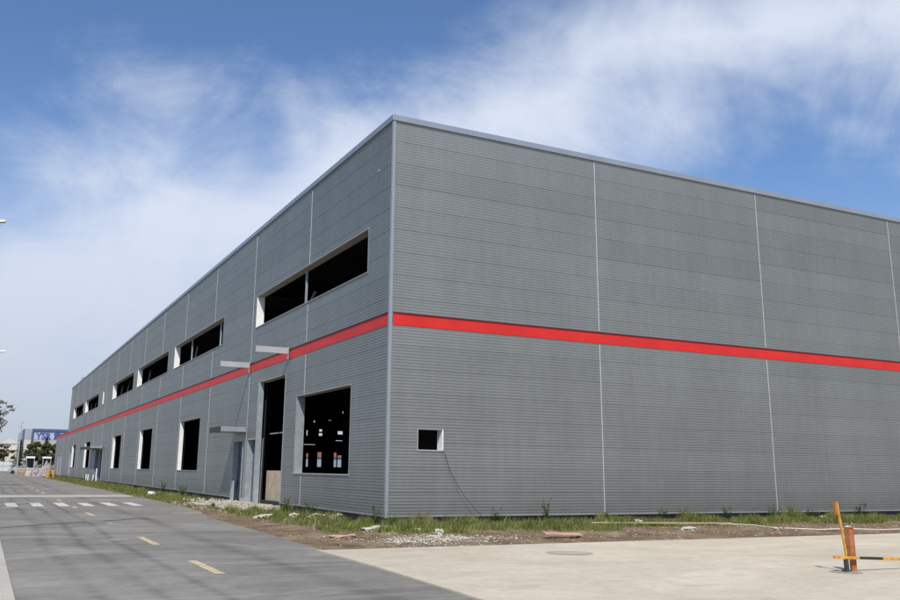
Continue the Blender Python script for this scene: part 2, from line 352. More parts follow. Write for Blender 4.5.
# road markings
def mark(name, x0, y0, x1, y1, m, z=.005):
    b = MB(); n = 6
    def jt(i, s): return .012*noise.noise((i*2.3+x0*7, s+y0, 0))
    for i in range(n):
        ya, yb = y0+(y1-y0)*i/n, y0+(y1-y0)*(i+1)/n
        b.quad((x0+jt(i, 1), ya, z), (x1+jt(i, 2), ya, z), (x1+jt(i+1, 2), yb, z), (x0+jt(i+1, 1), yb, z))
    return b.build(name, m, kind='structure')
for i in range(6):
    mark('crosswalk_stripe', -9.10+i*.93, 14.9+i*.02, -8.69+i*.93, 18.6, M_wpaint)
for k, (a, b) in enumerate(((-9.25, -7.2), (-3.9, -1.65), (7.6, 9.7), (13.3, 14.6), (20.5, 22.5), (26.9, 27.15), (32.5, 34.5), (38.5, 40.5), (44.5, 46.5), (50.5, 52.5), (57, 59), (63, 65), (-15, -13), (-21, -19))):
    mark('centre_line_dash', -6.84, a, -6.69, b, M_ypaint)
mark('faded_mark', -6.86, 2.5, -6.66, 3.9, M_fade); mark('faded_mark', -7.5, -2.55, -7.08, -2.1, M_fade)
# tar-filled crack across the road
mb = MB(); pts = [(-9.58, 2.2), (-9.0, 2.8), (-8.3, 3.55), (-7.7, 4.1), (-7.3, 4.3)]
def strip(pts, w, z):
    for i, ((a, b), (c, d)) in enumerate(zip(pts, pts[1:])):
        mb.quad((a, b-w, z), (c, d-w, z), (c, d+w, z), (a, b+w, z))
strip(pts, .07, .0045); strip([(-6.8, 4.75), (-6.3, 5.1), (-5.85, 5.7), (-5.3, 6.0)], .09, .0045)
mb.build('tar_seam', mat('tar', (.035, .035, .037), .6), kind='structure')
# manhole set in the apron
mh = thing('manhole_cover', 'round grey manhole cover set flush in the pale concrete apron', 'manhole cover', (.22, -8.26, .022))
mb = MB(); n = 40
mb.v = [(0, 0, .006)]+[((.40)*math.cos(2*math.pi*k/n), (.40)*math.sin(2*math.pi*k/n), .006) for k in range(n)]; mb.f = [(0, 1+k, 1+(k+1) % n) for k in range(n)]
mb.build('lid', mat('manhole_concrete', (.42, .38, .30), .9, 0, .12, 6), mh)
mb = MB(); mb.v = [(q*math.cos(2*math.pi*k/n), q*math.sin(2*math.pi*k/n), .004) for q in (.41, .46) for k in range(n)]
mb.f = [(k, n+k, n+(k+1) % n, (k+1) % n) for k in range(n)]; mb.build('frame_ring', mat('manhole_ring', (.42, .38, .31), .9), mh)

# ------------------------------------------------------------------ the warehouse
T, RT, RB, B0 = 12.11, 6.00, 5.65, .30
LEN, LEN2, WID = 107.5, 127.7, 45.0
L0, SP = 7.435, 7.52
WH = thing('warehouse', 'long unfinished grey ribbed metal warehouse with a red stripe and unglazed openings', 'warehouse', (0, 0, 0))
def profile(z0, z1):
    zs = []
    seams = [11.2125-.69*i for i in range(17)]
    z = math.floor(z0/.08625)*.08625
    while z < z1+.1:
        for dz, o in ((0, 0), (.038, 0), (.048, -.008), (.076, -.008)): zs.append((z+dz, o))
        z += .08625
    out = []
    for z, o in zs:
        near = [s for s in seams if .044 < z-s < .080]
        out.append((z, o-.006 if near else o))
    return out
PR = profile(0, 12.3)
def off(z):
    for (a, p), (b, q) in zip(PR, PR[1:]):
        if a <= z <= b: return p+(q-p)*(z-a)/(b-a) if b > a else p
    return 0
def ribbed(to3, u0, u1, z0, z1, holes):
    us = sorted({u0, u1}|{h[0] for h in holes if u0 < h[0] < u1}|{h[1] for h in holes if u0 < h[1] < u1})
    zs = sorted({z0, z1}|{round(z, 4) for z, o in PR if z0 < z < z1}|{h[2] for h in holes if z0 < h[2] < z1}|{h[3] for h in holes if z0 < h[3] < z1})
    b = MB(); idx = {}
    def V(u, z):
        if (u, z) not in idx: idx[(u, z)] = len(b.v); b.v.append(to3(u, off(z), z))
        return idx[(u, z)]
    for a, c in zip(us, us[1:]):
        for d, e in zip(zs, zs[1:]):
            um, zm = (a+c)/2, (d+e)/2
            if any(h[0] < um < h[1] and h[2] < zm < h[3] for h in holes): continue
            b.f.append((V(a, d), V(c, d), V(c, e), V(a, e)))
    return b
def flat(to3, u0, u1, z0, z1, holes, o):
    us = sorted({u0, u1}|{q for h in holes for q in h[:2] if u0 < q < u1}); zs = sorted({z0, z1}|{q for h in holes for q in h[2:4] if z0 < q < z1}); b = MB()
    for a, c in zip(us, us[1:]):
        for d, e in zip(zs, zs[1:]):
            if any(h[0] < (a+c)/2 < h[1] and h[2] < (d+e)/2 < h[3] for h in holes): continue
            b.quad(to3(a, o, d), to3(c, o, d), to3(c, o, e), to3(a, o, e))
    return b
side3 = lambda y, o, z: (-o, y, z)      # o > 0 is outward on both walls
front3 = lambda x, o, z: (x, -o, z)
UP = [(1.76, 14.35), (20.37, 33.0), (35.15, 47.75), (49.95, 62.3), (68.9, 69.9), (73.6, 86.6), (89.15, 101.5)]
LOW = [(2.85, 8.2), (24.35, 29.6), (39.1, 44.3), (54.1, 59.15), (77.6, 83.0), (94.0, 98.45)]
upper = [(a, b, 7.55, 8.93) for a, b in UP]
lower = [(a, b, 1.40, 4.13) for a, b in LOW]
BIG = (9.72, 13.2, .30, 5.07); DA = (15.5, 17.02, .30, 2.70); DB = (13.45, 14.68, .30, 2.72)
FA = (73.9, 75.9, .30, 3.1); FB = (66.0, 69.0, .30, 3.1)
EA = (118.9, 121.0, .35, 3.1); EB = (114.3, 116.2, .35, 3.1); EC = (99.6, 101.6, .5, 3.5)
holes = upper+lower+[BIG, DA, DB, FA, FB, EA, EB, EC]
ribbed(side3, 0, LEN, B0, T-.16, holes).build('side_wall', M_side, WH)
ribbed(side3, LEN, LEN2, B0, RT-.02, holes).build('low_wing_wall', M_side, WH)
SW = (.96, 1.73, 2.12, 2.69)
ribbed(front3, 0, WID, B0, T-.16, [SW]).build('front_wall', M_front, WH)
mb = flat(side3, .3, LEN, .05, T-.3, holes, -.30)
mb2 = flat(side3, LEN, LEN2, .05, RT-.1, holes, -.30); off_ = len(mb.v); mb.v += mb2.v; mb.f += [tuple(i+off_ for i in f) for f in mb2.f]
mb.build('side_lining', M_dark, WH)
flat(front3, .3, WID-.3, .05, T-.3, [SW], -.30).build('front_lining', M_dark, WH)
# north gable (holes let daylight in) and east wall
gh = [(34.2, 34.55, 1.9, 3.9), (36.0, 36.8, 1.9, 4.1), (38.7, 39.15, 1.9, 4.1), (39.3, 40.0, 1.9, 3.7), (40.9, 41.3, 1.9, 4.0), (41.5, 42.3, 1.9, 3.5), (36.1, 36.7, 6.6, 7.0), (36.15, 36.65, 7.25, 7.6), (38.9, 40.3, 5.9, 5.98), (37.6, 38.1, 9.0, 9.05), (33.6, 35.6, 5.2, 5.27), (34.1, 34.3, 6.6, 7.4), (39.2, 40.4, 6.9, 7.4), (39.9, 41.0, 10.15, 10.5), (41.8, 44.0, 10.15, 10.5), (35.2, 35.4, 8.6, 8.9)]
gab3 = lambda x, o, z: (x, LEN+o, z)
b = flat(gab3, 0.02, WID, RT-.02, T-.25, gh, 0); b2 = flat(gab3, 0.3, WID, 0, RT-.02, gh, 0)
k = len(b.v); b.v += b2.v; b.f += [tuple(i+k for i in f) for f in b2.f]
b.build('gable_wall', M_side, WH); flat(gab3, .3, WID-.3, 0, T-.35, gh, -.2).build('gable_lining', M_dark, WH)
MB().box(WID-.25, .02, 0, WID, LEN, T-.22).build('east_wall', M_front, WH)
MB().box(20, LEN+.01, 0, 20.2, LEN2, RT-.05).build('low_wing_east_wall', M_front, WH)
MB().box(.02, LEN2-.2, 0, 20, LEN2, RT-.05).build('low_wing_end_wall', M_front, WH)
MB().box(.05, LEN+.02, RT-.35, 20.1, LEN2-.02, RT-.22).build('low_wing_roof', M_roof, WH)
MB().box(.31, .31, T-.75, WID-.26, LEN-.22, T-.60).build('roof', M_roof, WH)
MB().box(.31, .31, .02, WID-.26, LEN-.22, .12).build('floor_slab', M_darkfloor, WH)
MB().box(.31, LEN+.1, .02, 19.9, LEN2-.25, .12).build('low_wing_floor', M_darkfloor, WH)
# recessed plinth under the cladding
MB().box(.10, .10, -.1, .29, BIG[0], B0).box(.10, 17.05, -.1, .29, LEN2, B0).build('side_plinth', M_plinth, WH)
MB().box(.29, .10, -.1, WID, .28, B0).build('front_plinth', M_plinth, WH)
# sill drip edge along the bottom
MB().box(-.025, -.03, B0-.03, .02, DB[0]-3.73, B0+.012).box(-.025, 17.05, B0-.03, .02, LEN2, B0+.012).build('side_base_flashing', M_corner, WH)
MB().box(.022, -.025, B0-.03, WID, .02, B0+.012).build('front_base_flashing', M_corner, WH)
# parapet cap, corner trim, stripe
MB().box(-.06, -.06, T-.185, .35, LEN+.05, T).build('side_parapet_cap', M_cap, WH, bevel=.008)
MB().box(.352, -.06, T-.185, WID+.05, .35, T).build('front_parapet_cap', M_cap, WH, bevel=.008)
MB().box(.36, LEN-.28, T-.23, WID, LEN+.05, T).box(WID-.28, .36, T-.23, WID+.05, LEN-.29, T).build('rear_parapet_cap', M_cap, WH)
MB().box(-.032, -.032, B0-.05, .0, .055, T-.19).box(.0, -.032, B0-.05, .06, .0, T-.19).build('corner_trim', M_corner, WH)
def stripe(to3, u0, u1):
    b = MB()
    prof = [(0, RB-.012), (.016, RB), (.016, RT)]
    for (o1, z1), (o2, z2) in zip(prof, prof[1:]): b.quad(to3(u0, o1, z1), to3(u1, o1, z1), to3(u1, o2, z2), to3(u0, o2, z2))
    return b
k = 0
for kk in range(1, 17): MB().box(-.019, 7.5*kk-.25, RB+.001, -.0165, 7.5*kk-.235, RT-.001).build('stripe_lap', M_red, WH)
for kk in range(1, 6): MB().box(7.5*kk-.25, -.019, RB+.001, 7.5*kk-.235, -.0165, RT-.001).build('stripe_lap', M_red, WH)
M_drip = mat('drip_flashing_dark', (.13, .05, .05), .6, .2)
stripe(side3, .086, LEN2).build('side_red_stripe', M_red, WH); stripe(front3, .096, WID).build('front_red_stripe', M_red, WH)
MB().box(-.050, .086, RT+.001, .004, LEN2, RT+.020).build('side_drip_flashing', M_drip, WH); MB().box(.096, -.050, RT+.001, WID, .004, RT+.020).build('front_drip_flashing', M_drip, WH)
MB().box(-.06, LEN+.02, RT+.024, .35, LEN2+.03, RT+.07).build('low_wing_cap', M_red, WH)
# vertical joint covers, broken at openings and at the stripe
def joints(axis, u, zt, hs):
    cuts = [(z0, z1) for a, b_, z0, z1 in hs if a-.06 < u < b_+.06]+[(RB-.01, RT+.02)]
    segs = [(B0+.015, zt)]
    for c in cuts:
        ns = []
        for a, b_ in segs:
            if c[1] <= a or c[0] >= b_: ns.append((a, b_)); continue
            if a < c[0]-.06: ns.append((a, c[0]-.04))
            if b_ > c[1]+.06: ns.append((c[1]+.04, b_))
        segs = ns
    for a, e in segs:
        b = MB()
        if axis == 'y': b.box(-.012, u-.020, a, .004, u+.020, e)
        else: b.box(u-.018, -.012, a, u+.018, .004, e)
        b.build('joint_cover', M_joint, WH)
k = 0
while L0+SP*k < LEN2-1:
    y = L0+SP*k; joints('y', y, T-.188 if y < LEN else RT-.03, holes); k += 1
for k in range(1, 6): joints('x', 7.48*k, T-.188, [SW])
# openings: reveals, flashings, mullions
MB().box(.30, .30, T-.78, WID-.27, LEN-.23, T-.755).build('ceiling_darkening_sheet', M_dark, WH)  # near-black sheet added under the roof to keep the interior dark
def opening(name, h, m_far=M_white, m_sill=M_corner, depth=.32, mull=(), trim=.03, near=M_doorgrey):
    y0, y1, z0, z1 = h
    fr = MB().box(-.022, y0-trim, z1, depth, y1+trim, z1+.035).build(name, M_lintel, WH)                    # lintel, and the root of this frame
    MB().box(-.020, y1, z0, depth, y1+.035, z1-.002).build('far_jamb', m_far, fr)
    MB().box(-.020, y0-.035, z0, depth, y0, z1-.002).build('near_jamb', near, fr)
    if z0 > 1: MB().box(-.035, y0-trim, z0-.035, depth, y1+trim, z0-.002).build('sill', m_sill, fr)
    for (ym, lean, zt) in mull:
        MB().beam((.20, ym, z0), (.20+lean*.3, ym-lean, z0+(z1-z0)*zt), .07, .07, (0, 1, 0)).build('mullion', M_galv if lean == 0 else M_steel, fr)
    return fr
wm = {0: [(8.28, 0, 1), (7.9, .35, .30)], 1: [(28.8, 0, 1), (28.0, .3, .6), (21.8, 0, 1)], 2: [(44.0, .3, .7), (36.0, 0, 1)], 3: [(58.5, .3, .7), (55, .6, .8), (51, 0, 1)], 5: [(83, .3, .7), (79, .4, .6)], 6: [(98, .3, .7), (94, .4, .8), (91, 0, 1)]}
for i, h in enumerate(upper): opening('ribbon_window', h, mull=wm.get(i, ()))
for i, h in enumerate(lower):
    opening('tall_window', h, m_far=M_galv if i == 0 else M_white, depth=.30 if i == 0 else .20, m_sill=M_joint if i == 0 else M_corner)
def fopening(h):
    x0, x1, z0, z1 = h
    fr = MB().box(x0-.035, -.02, z1, x1+.035, .3, z1+.03).build('small_window', M_corner, WH)
    MB().box(x1, -.02, z0, x1+.035, .3, z1-.002).build('far_jamb', M_white, fr); MB().box(x0-.035, -.02, z0, x0, .3, z1-.002).build('near_jamb', M_corner, fr)
    MB().box(x0-.035, -.028, z0-.035, x1+.035, .3, z0-.002).build('sill', M_joint, fr)
fopening(SW)
# loading doorway
bd = MB().box(-.02, BIG[0]-.03, BIG[3], .3, BIG[1]+.16, BIG[3]+.05).build('loading_doorway', M_lintel, WH)
MB().box(-.045, BIG[1], .02, .16, BIG[1]+.16, BIG[3]-.002).build('far_jamb', M_galv, bd)
MB().box(-.02, BIG[0]-.03, .02, .3, BIG[0], BIG[3]-.002).build('near_jamb', M_corner, bd)
mb = MB(); mb.v = [(x, y, z) for x in (.45, .62) for y, z in ((9.73, .02), (9.73, 1.46), (13.19, 1.46), (13.19, .02))]
mb.f = [(0, 1, 2, 3), (7, 6, 5, 4), (0, 4, 5, 1), (1, 5, 6, 2), (2, 6, 7, 3), (3, 7, 4, 0)]
mb.build('low_blockwork_wall', M_tan, bd)
MB().beam((.5, 13.1, 2.95), (.5, 9.8, 2.95), .05, .05).build('cross_rail', M_lintel, bd)
# two personnel doors under the canopy
for nm, h, mm, in_ in (('personnel_door', DA, M_doorblue, .22), ('personnel_door', DB, mat('door_dark_grey', (.10, .115, .125), .5, .3, .12, 3), .24)):
    y0, y1, z0, z1 = h
    fr = MB().box(-.02, y0-.03, z1, .3, y1+.03, z1+.05).box(-.02, y1, .05, .3, y1+.04, z1-.002).box(-.02, y0-.04, .05, .3, y0, z1-.002).build(nm, M_galv, WH)
    lf = MB().box(in_, y0+.03, z0-.1, in_+.05, y1-.03, z1-.03).build('leaf', mm, fr, bevel=.006)
    MB().box(in_-.05, y0+.12, 1.25, in_-.005, y0+.15, 1.42).build('handle', M_corner, lf)
    if h is DB: MB().box(in_-.01, y0+.03, z0-.1, in_-.004, y0+.46, z1-.05).build('dark_side_panel', M_doorblue, lf)
MB().box(-.03, 14.73, .05, .1, 15.45, B0-.002).build('door_pier_base', M_joint, WH)
MB().box(.02, 17.07, -.02, .1, 17.3, B0-.032).build('pier_block', M_plinth, WH); MB().box(-.05, 14.95, -.02, .09, 15.2, .048).build('pier_block', M_plinth, WH)
MB().box(-.05, 16.6, .02, .0, 17.0, 1.0).build('open_hatch_leaf', M_joint, WH)
def canopy(y0, y1, z, p=1.13, t=.20, m=M_corner):
    c = MB().box(-p, y0, z, -.03, y1, z+t).build('door_canopy', m, WH, bevel=.01)
    MB().box(-p-.02, y0+.02, z-.02, -p-.001, y1-.02, z+t+.01).build('fascia', M_steel, c)
canopy(14.95, 17.02, 3.07); canopy(66.2, 75.7, 3.22)
# brackets over the loading door
for y in (9.36, 14.89):
    c = MB().box(-1.33, y-.05, 5.83, -.055, y+.05, 6.06).build('canopy_bracket', M_joint, WH)
    MB().box(-.09, y-.08, 5.62, -.0555, y+.08, 6.10).build('bracket_plate', M_corner, c)
# far entrance group
for h in (FA, FB, EA, EB, EC):
    y0, y1, z0, z1 = h
    fr = MB().box(-.02, y0-.03, z1, .3, y1+.03, z1+.05).box(-.02, y1, .05, .3, y1+.05, z1-.002).box(-.02, y0-.05, .05, .3, y0, z1-.002).build('personnel_door', M_galv, WH)
    MB().box(.2, y0+.03, z0-.1, .25, y1-.03, z1-.03).build('leaf', M_doorblue, fr)
MB().box(-.30, 69.2, .02, -.01, 73.7, 3.1).build('door_surround_panel', M_doorgrey, WH, bevel=.01)
for y in (75.2, 73.4, 68.8, 66.4):
    MB().box(-.38, y, .0, -.31, y+.35, .75 if y != 66.4 else 1.35).build('pale_door_post', M_white, WH)
# small fittings
l = MB().box(-.12, .89, 10.54, -.03, .935, 10.585).build('wall_camera', M_doorgrey, WH); MB().tube([(-.02, .91, 10.62), (-.1, .91, 10.62), (-.1, .91, 10.59)], .015).build('camera_arm', M_corner, l)
l = MB().box(-.35, 86.9, 3.3, -.05, 87.4, 3.65).build('wall_lamp', M_doorgrey, WH)
MB().tube([(.4, 98.2, T-.4), (.4, 98.2, T+.55)], .12).tube([(.4, 98.2, T+.55), (.4, 98.2, T+.7)], .22).build('roof_vent', M_pole, WH)
# steel frame inside
for i in range(1, 14):
    for x in (7.5, 22.5, 37.5):
        c = MB().box(x-.12, 7.5*i-.15, .12, x+.12, 7.5*i-.13, T-.9).box(x-.12, 7.5*i+.13, .12, x+.12, 7.5*i+.15, T-.9).box(x-.01, 7.5*i-.129, .12, x+.01, 7.5*i+.129, T-.9).build('steel_column', M_steel, WH)
for i in range(1, 14):
    MB().box(.35, 7.5*i-.12, T-1.5, WID-.3, 7.5*i+.12, T-.80).build('roof_beam', M_steel, WH)

# cable from the small window
tag(MB().tube([(1.74, -.06, 2.12), (1.80, -.07, 2.0), (1.95, -.10, 1.55), (2.2, -.14, 1.1), (2.45, -.18, .75), (2.75, -.24, .42), (3.05, -.35, .12), (3.2, -.5, .06)], .009, 6).build('cable', mat('grey_cable_sheath', (.06, .065, .05), .6), smooth=True, loc=(1.74, -.06, 0)), 'thin dark cable hanging from the small front window down into the weeds', 'cable')

# pale sand and rubble ramp at the doorways
mb = MB(); nx, ny = 26, 44
for j in range(ny):
    for i in range(nx):
        x = -2.15+2.7*i/(nx-1); y = 8.9+10.2*j/(ny-1)
        e = min((x+2.15)/1.3, (y-8.9)/1.2, (19.1-y)/2.2, 1); e = max(0, e)
        mb.v.append((x, y, -.03+e*(.17+.05*noise.noise((x*1.5, y*1.5, 3))+.03*noise.noise((x*5, y*5, 3)))))
for j in range(ny-1):
    for i in range(nx-1): mb.f.append((j*nx+i, j*nx+i+1, (j+1)*nx+i+1, (j+1)*nx+i))
mb.build('sand_ramp', mat('pale_sand', (.46, .41, .33), .95, 0, .18, 3, .6, 14), smooth=True, kind='structure')

# ------------------------------------------------------------------ grass, gravel (uncountable)
def gdens(x, y):
    n = 1.3*noise.noise((x*.8, y*.8, 20))+1.3*noise.noise((x*2.6, y*2.6, 21)); m_ = noise.noise((x*.35, 3, 7))
    if y < 0 and x > -2.5:
        if x > 5.5: f = .95-abs(y+.85)/(1.5+.7*m_)
        else: f = 1.05-abs(y+1.2)/(1.9+.5*m_)
        if x < 0: f = .95-abs(y+1.0)/2.8-abs(x+.6)/1.8
        return f+.75*n
    if y >= 0 and x < 0:
        if y < 8.5: return 1.15-abs(x+.95)/1.3+.6*n
        if y < 18.5: return -.7+n+(.5 if x < -1.9 else 0)
        return .98-abs(x+1.1)/1.7+.6*n
    return -1
def blade(b, x, y, h, w, z0):
    a = random.uniform(0, 6.28); dx, dy = math.cos(a)*w, math.sin(a)*w; l = random.uniform(.1, .6)*h; t = random.uniform(0, 6.28)
    lx, ly = math.cos(t)*l, math.sin(t)*l
    k = len(b.v)
    b.v += [(x-dx, y-dy, z0-.02), (x+dx, y+dy, z0-.02), (x+lx*.4+dx*.7, y+ly*.4+dy*.7, z0+h*.6), (x+lx*.4-dx*.7, y+ly*.4-dy*.7, z0+h*.6), (x+lx, y+ly, z0+h)]
    b.f += [(k, k+1, k+2, k+3), (k+3, k+2, k+4)]
gb = MB(); cnt = 0
while cnt < 115000:
    q = random.random()
    if q < .50: x, y = random.uniform(-2.4, 30), random.uniform(-3.4, -.02)
    elif q < .58: x, y = random.uniform(-2.6, -.05), random.uniform(-2, 9)
    else: x, y = random.uniform(-2.65, -.05), 8+random.random()**1.6*105
    g = gdens(x, y)
    if random.random() > g or (x > 0 and y > -.12) or (y > 0 and x > -.12): continue
    sc_ = 1 if y < 20 else 1+min(1.2, (y-20)/50)
    tuft = max(0, noise.noise((x*1.1, y*1.4, 40)))
    h = random.uniform(.035, .13)*(.5+.8*max(0, min(1, g))+3.4*tuft)
    if y > 18: h *= .9
    dw = -y if x > 0 else -x
    if dw < .9 and y < 9: h *= 1.0+1.3*max(0, noise.noise((x*1.7, y*1.7, 60))+.1)
    blade(gb, x, y, h, random.uniform(.006, .013)*sc_, hgt(x, y)); cnt += 1
gb.build('grass', M_grass, kind='stuff')['label'] = 'ragged green grass and weeds along the foot of the walls'
sb = MB()
def stone(b, x, y, z, s):
    k = len(b.v); ax = [random.uniform(.6, 1.25) for _ in range(3)]; ro = Matrix.Rotation(random.uniform(0, 6.28), 3, 'Z')
    vs = []
    for p in ((1, 0, 0), (-1, 0, 0), (0, 1, 0), (0, -1, 0), (0, 0, .7), (0, 0, -.7), (.6, .6, .35), (-.6, .6, .35), (.6, -.6, .35), (-.6, -.6, .35)):
        v = ro @ Vector([p[i]*s*ax[i]*random.uniform(.8, 1.15) for i in range(3)]); vs.append((x+v.x, y+v.y, z+v.z+s*.2))
    b.v += vs
    for f in ((4, 6, 7), (4, 7, 9), (4, 9, 8), (4, 8, 6), (6, 2, 7), (7, 1, 9), (9, 3, 8), (8, 0, 6), (0, 2, 6), (2, 1, 7), (1, 3, 9), (3, 0, 8), (5, 2, 0), (5, 1, 2), (5, 3, 1), (5, 0, 3)): b.f.append(tuple(k+i for i in f))
cnt = 0
while cnt < 4600:
    q = random.random()
    if q < .30: x, y = random.gauss(-.9, .75), random.gauss(-4.7, .5)
    elif q < .48: x, y = random.gauss(-1.2, .5), random.gauss(1.5, 2)
    elif q < .72: x, y = random.uniform(-3.5, 24), random.uniform(-6.1, -1.2)
    elif q < .90: x, y = random.uniform(-2.5, -.1), random.uniform(8, 19)
    else: x, y = random.uniform(-2.6, -.3), random.uniform(0, 90)
    if x < redge(y)+.15 or y < -6.1 or (x > 0 and y > -.1): continue
    s = random.choice((.010, .014, .018, .025, .038)) if q < .3 else random.choice((.008, .012, .018, .03)) if q < .72 else random.choice((.012, .02, .03, .05))
    stone(sb, x, y, hgt(x, y)+(.12 if (8.9 < y < 19 and x > -1.9) else 0), s); cnt += 1
sb.build('gravel', mat('pale_gravel', (.26, .22, .17), .95, 0, .0, 2.5, col2=(.56, .52, .44)), kind='stuff')['label'] = 'pale gravel and rubble crumbs strewn over the dirt verge'

cb = MB()
for _ in range(5200):
    x, y = (random.uniform(-3.6, 24), random.uniform(-6.1, -2.2)) if random.random() < .62 else (random.uniform(-3.6, -.6), random.uniform(-3, 15))
    if x < redge(y)+.06: continue
    stone(cb, x, y, hgt(x, y)-.004, random.choice((.012, .018, .025, .035)))
cb.build('dirt_clods', M_dirt, kind='stuff')['label'] = 'small brown clods of soil over the bare verge'
tb = MB()
for _ in range(420):
    x, y = (random.uniform(-3, 22), random.uniform(-5.9, -.3)) if random.random() < .6 else (random.uniform(-2.6, -.3), random.uniform(0, 60))
    if x < redge(y)+.2: continue
    a = random.uniform(0, 3.14); l = random.uniform(.05, .22); z = hgt(x, y)+.012
    tb.beam((x, y, z), (x+math.cos(a)*l, y+math.sin(a)*l, z+random.uniform(0, .03)), .008, .006)
tb.build('litter', mat('dry_litter', (.22, .17, .11), .9, 0, 0, 3, col2=(.45, .38, .26)), kind='stuff')['label'] = 'dry twigs and straw litter scattered over the verge'
# taller weeds: things one can point at
def weed(x, y, h, n, label, kind=0):
    t = thing('weed_plant', label, 'weed', (x, y, hgt(x, y)), random.uniform(0, 6), 'tall weeds at the wall foot')
    st = MB(); lf = MB()
    for i in range(n):
        a = random.uniform(0, 6.28); l = random.uniform(.15, .45)*h; hh = h*random.uniform(.55, 1); bx, by = random.uniform(-.12, .12), random.uniform(-.06, .06)
        P = [(bx, by, -.02), (bx+math.cos(a)*l*.35, by+math.sin(a)*l*.2, hh*.5), (bx+math.cos(a)*l, by+math.sin(a)*l*.5, hh)]
        st.tube(P, [.007, .005, .002], 4)
        for _ in range(int(12+hh*30)):
            q = random.uniform(.15, 1); p = Vector(P[0]).lerp(Vector(P[2]), q); w = random.uniform(.04, .10); a2 = random.uniform(0, 6.28)
            d = Vector((math.cos(a2), math.sin(a2), random.uniform(-.2, .7))).normalized(); s_ = d.cross(Vector((0, 0, 1))).normalized()*w*.28
            lf.quad(p, p+d*w*.5+s_, p+d*w*1.1, p+d*w*.5-s_)
    st.build('stem', M_weed, t); lf.build('foliage', M_weed, t)
WD = [(-.42, -.35, .62, 9, 'tall leafy weed directly at the foot of the building corner'), (3.3, -.45, .50, 10, 'bushy weed where the black cable reaches the ground'), (5.05, -.4, .78, 8, 'tallest thin weed between the cable and the first panel joint'),
      (7.1, -.5, .40, 8, 'low weed left of the first front panel joint'), (9.3, -.5, .48, 9, 'weed just right of the first front panel joint'), (12.2, -.45, .52, 10, 'weed under the middle of the second front bay'), (14.2, -.5, .55, 9, 'weed left of the second front panel joint'),
      (16.2, -.4, .45, 9, 'weed right of the second front panel joint'), (18.6, -.45, .62, 12, 'broad weed clump behind the leaning yellow pole'), (23.5, -.5, .5, 8, 'rightmost weed clump at the front wall foot'),
      (-.55, 4.6, .50, 9, 'weed below the big side window near the corner'), (-.5, 7.6, .65, 9, 'tall weed beside the loading doorway'), (-.6, 24.6, .75, 14, 'large weed bush below the second tall side window'), (-.6, 30.5, .8, 14, 'leafy weed bush left of the second tall side window'), (-.9, 17.8, .35, 8, 'low weed at the edge of the pale sand ramp'), (-1.9, 12.2, .22, 8, 'small weed in front of the sand ramp')]
for w in WD: weed(*w)

# broken concrete lumps
def lump(loc, sx, sy, sz, rz, label, m=M_dirtrub, name='concrete_chunk', rough=.42):
    import bmesh
    bm = bmesh.new(); bmesh.ops.create_icosphere(bm, subdivisions=3, radius=1)
    for v in bm.verts:
        c = v.co.copy(); c = Vector((max(-.72, min(.72, c.x)), max(-.72, min(.72, c.y)), max(-.6, min(.6, c.z))))
        c += v.normal*rough*(noise.noise(c*2.1+Vector(loc))+.5*noise.noise(c*5+Vector(loc)))
        v.co = Vector((c.x*sx, c.y*sy, c.z*sz))
    me = bpy.data.meshes.new(name); bm.to_mesh(me); bm.free(); me.materials.append(m)
    o = bpy.data.objects.new(name, me); COL.objects.link(o); o.location = loc; o.rotation_euler = (random.uniform(-.1, .1), random.uniform(-.1, .1), rz)
    return tag(o, label, 'rubble', 'broken concrete lying by the corner')
def at(x, y, dz=0): return (x, y, hgt(x, y)+dz)
lump(at(-1.05, 2.6, .10), .30, .22, .16, .3, 'larger pale broken concrete chunk in the grass below the big side window')
lump(at(-1.35, 3.9, .09), .26, .2, .14, 1.2, 'smaller pale concrete chunk left of the chunk pair below the big window')
lump(at(-.75, 1.9, .12), .22, .18, .17, 2.0, 'knobbly pale lump at the right end of the rubble under the side wall')
lump(at(-1.0, -1.6, .05), .52, .20, .10, .35, 'flat pale concrete slab fragment left of the corner weed')
lump(at(-2.0, 4.9, .05), .5, .22, .07, .9, 'long flat pale slab fragment at the left edge of the grass')
lump(at(-2.55, -3.3, .03), .42, .14, .05, .2, 'thin pinkish slab fragment on bare dirt left of the gravel patch', M_pink)
lump(at(-.35, -2.7, .05), .14, .1, .09, .2, 'fist sized white stone in front of the corner')
lump(at(-.05, -3.3, .05), .17, .12, .10, 1.2, 'white stone just above the gravel patch right of the corner')
lump(at(-1.7, 27.2, .08), .28, .12, .22, .2, 'white curved scrap lying in the grass below the second tall side window', M_white)
lump(at(-1.1, 25.4, .06), .3, .2, .14, .6, 'pale rubble lump in the grass right of the white curved scrap')
lump(at(7.7, -1.3, .08), .16, .12, .14, .6, 'white stone in the grass just right of the long plank')
lump(at(10.1, -4.4, .04), .16, .12, .08, .6, 'white stone on dirt left of the gap between the two thin pipes')
lump(at(18.6, -2.2, .06), .32, .12, .07, .3, 'pale flat scrap lying in grass behind the barrier post')
lump(at(16.4, -.9, .06), .45, .14, .07, .1, 'pale flat scrap in the grass left of the leaning yellow pole')
lump(at(7.2, -4.0, .04), .3, .16, .07, .3, 'greyish flat scrap on dirt in front of the first panel joint')

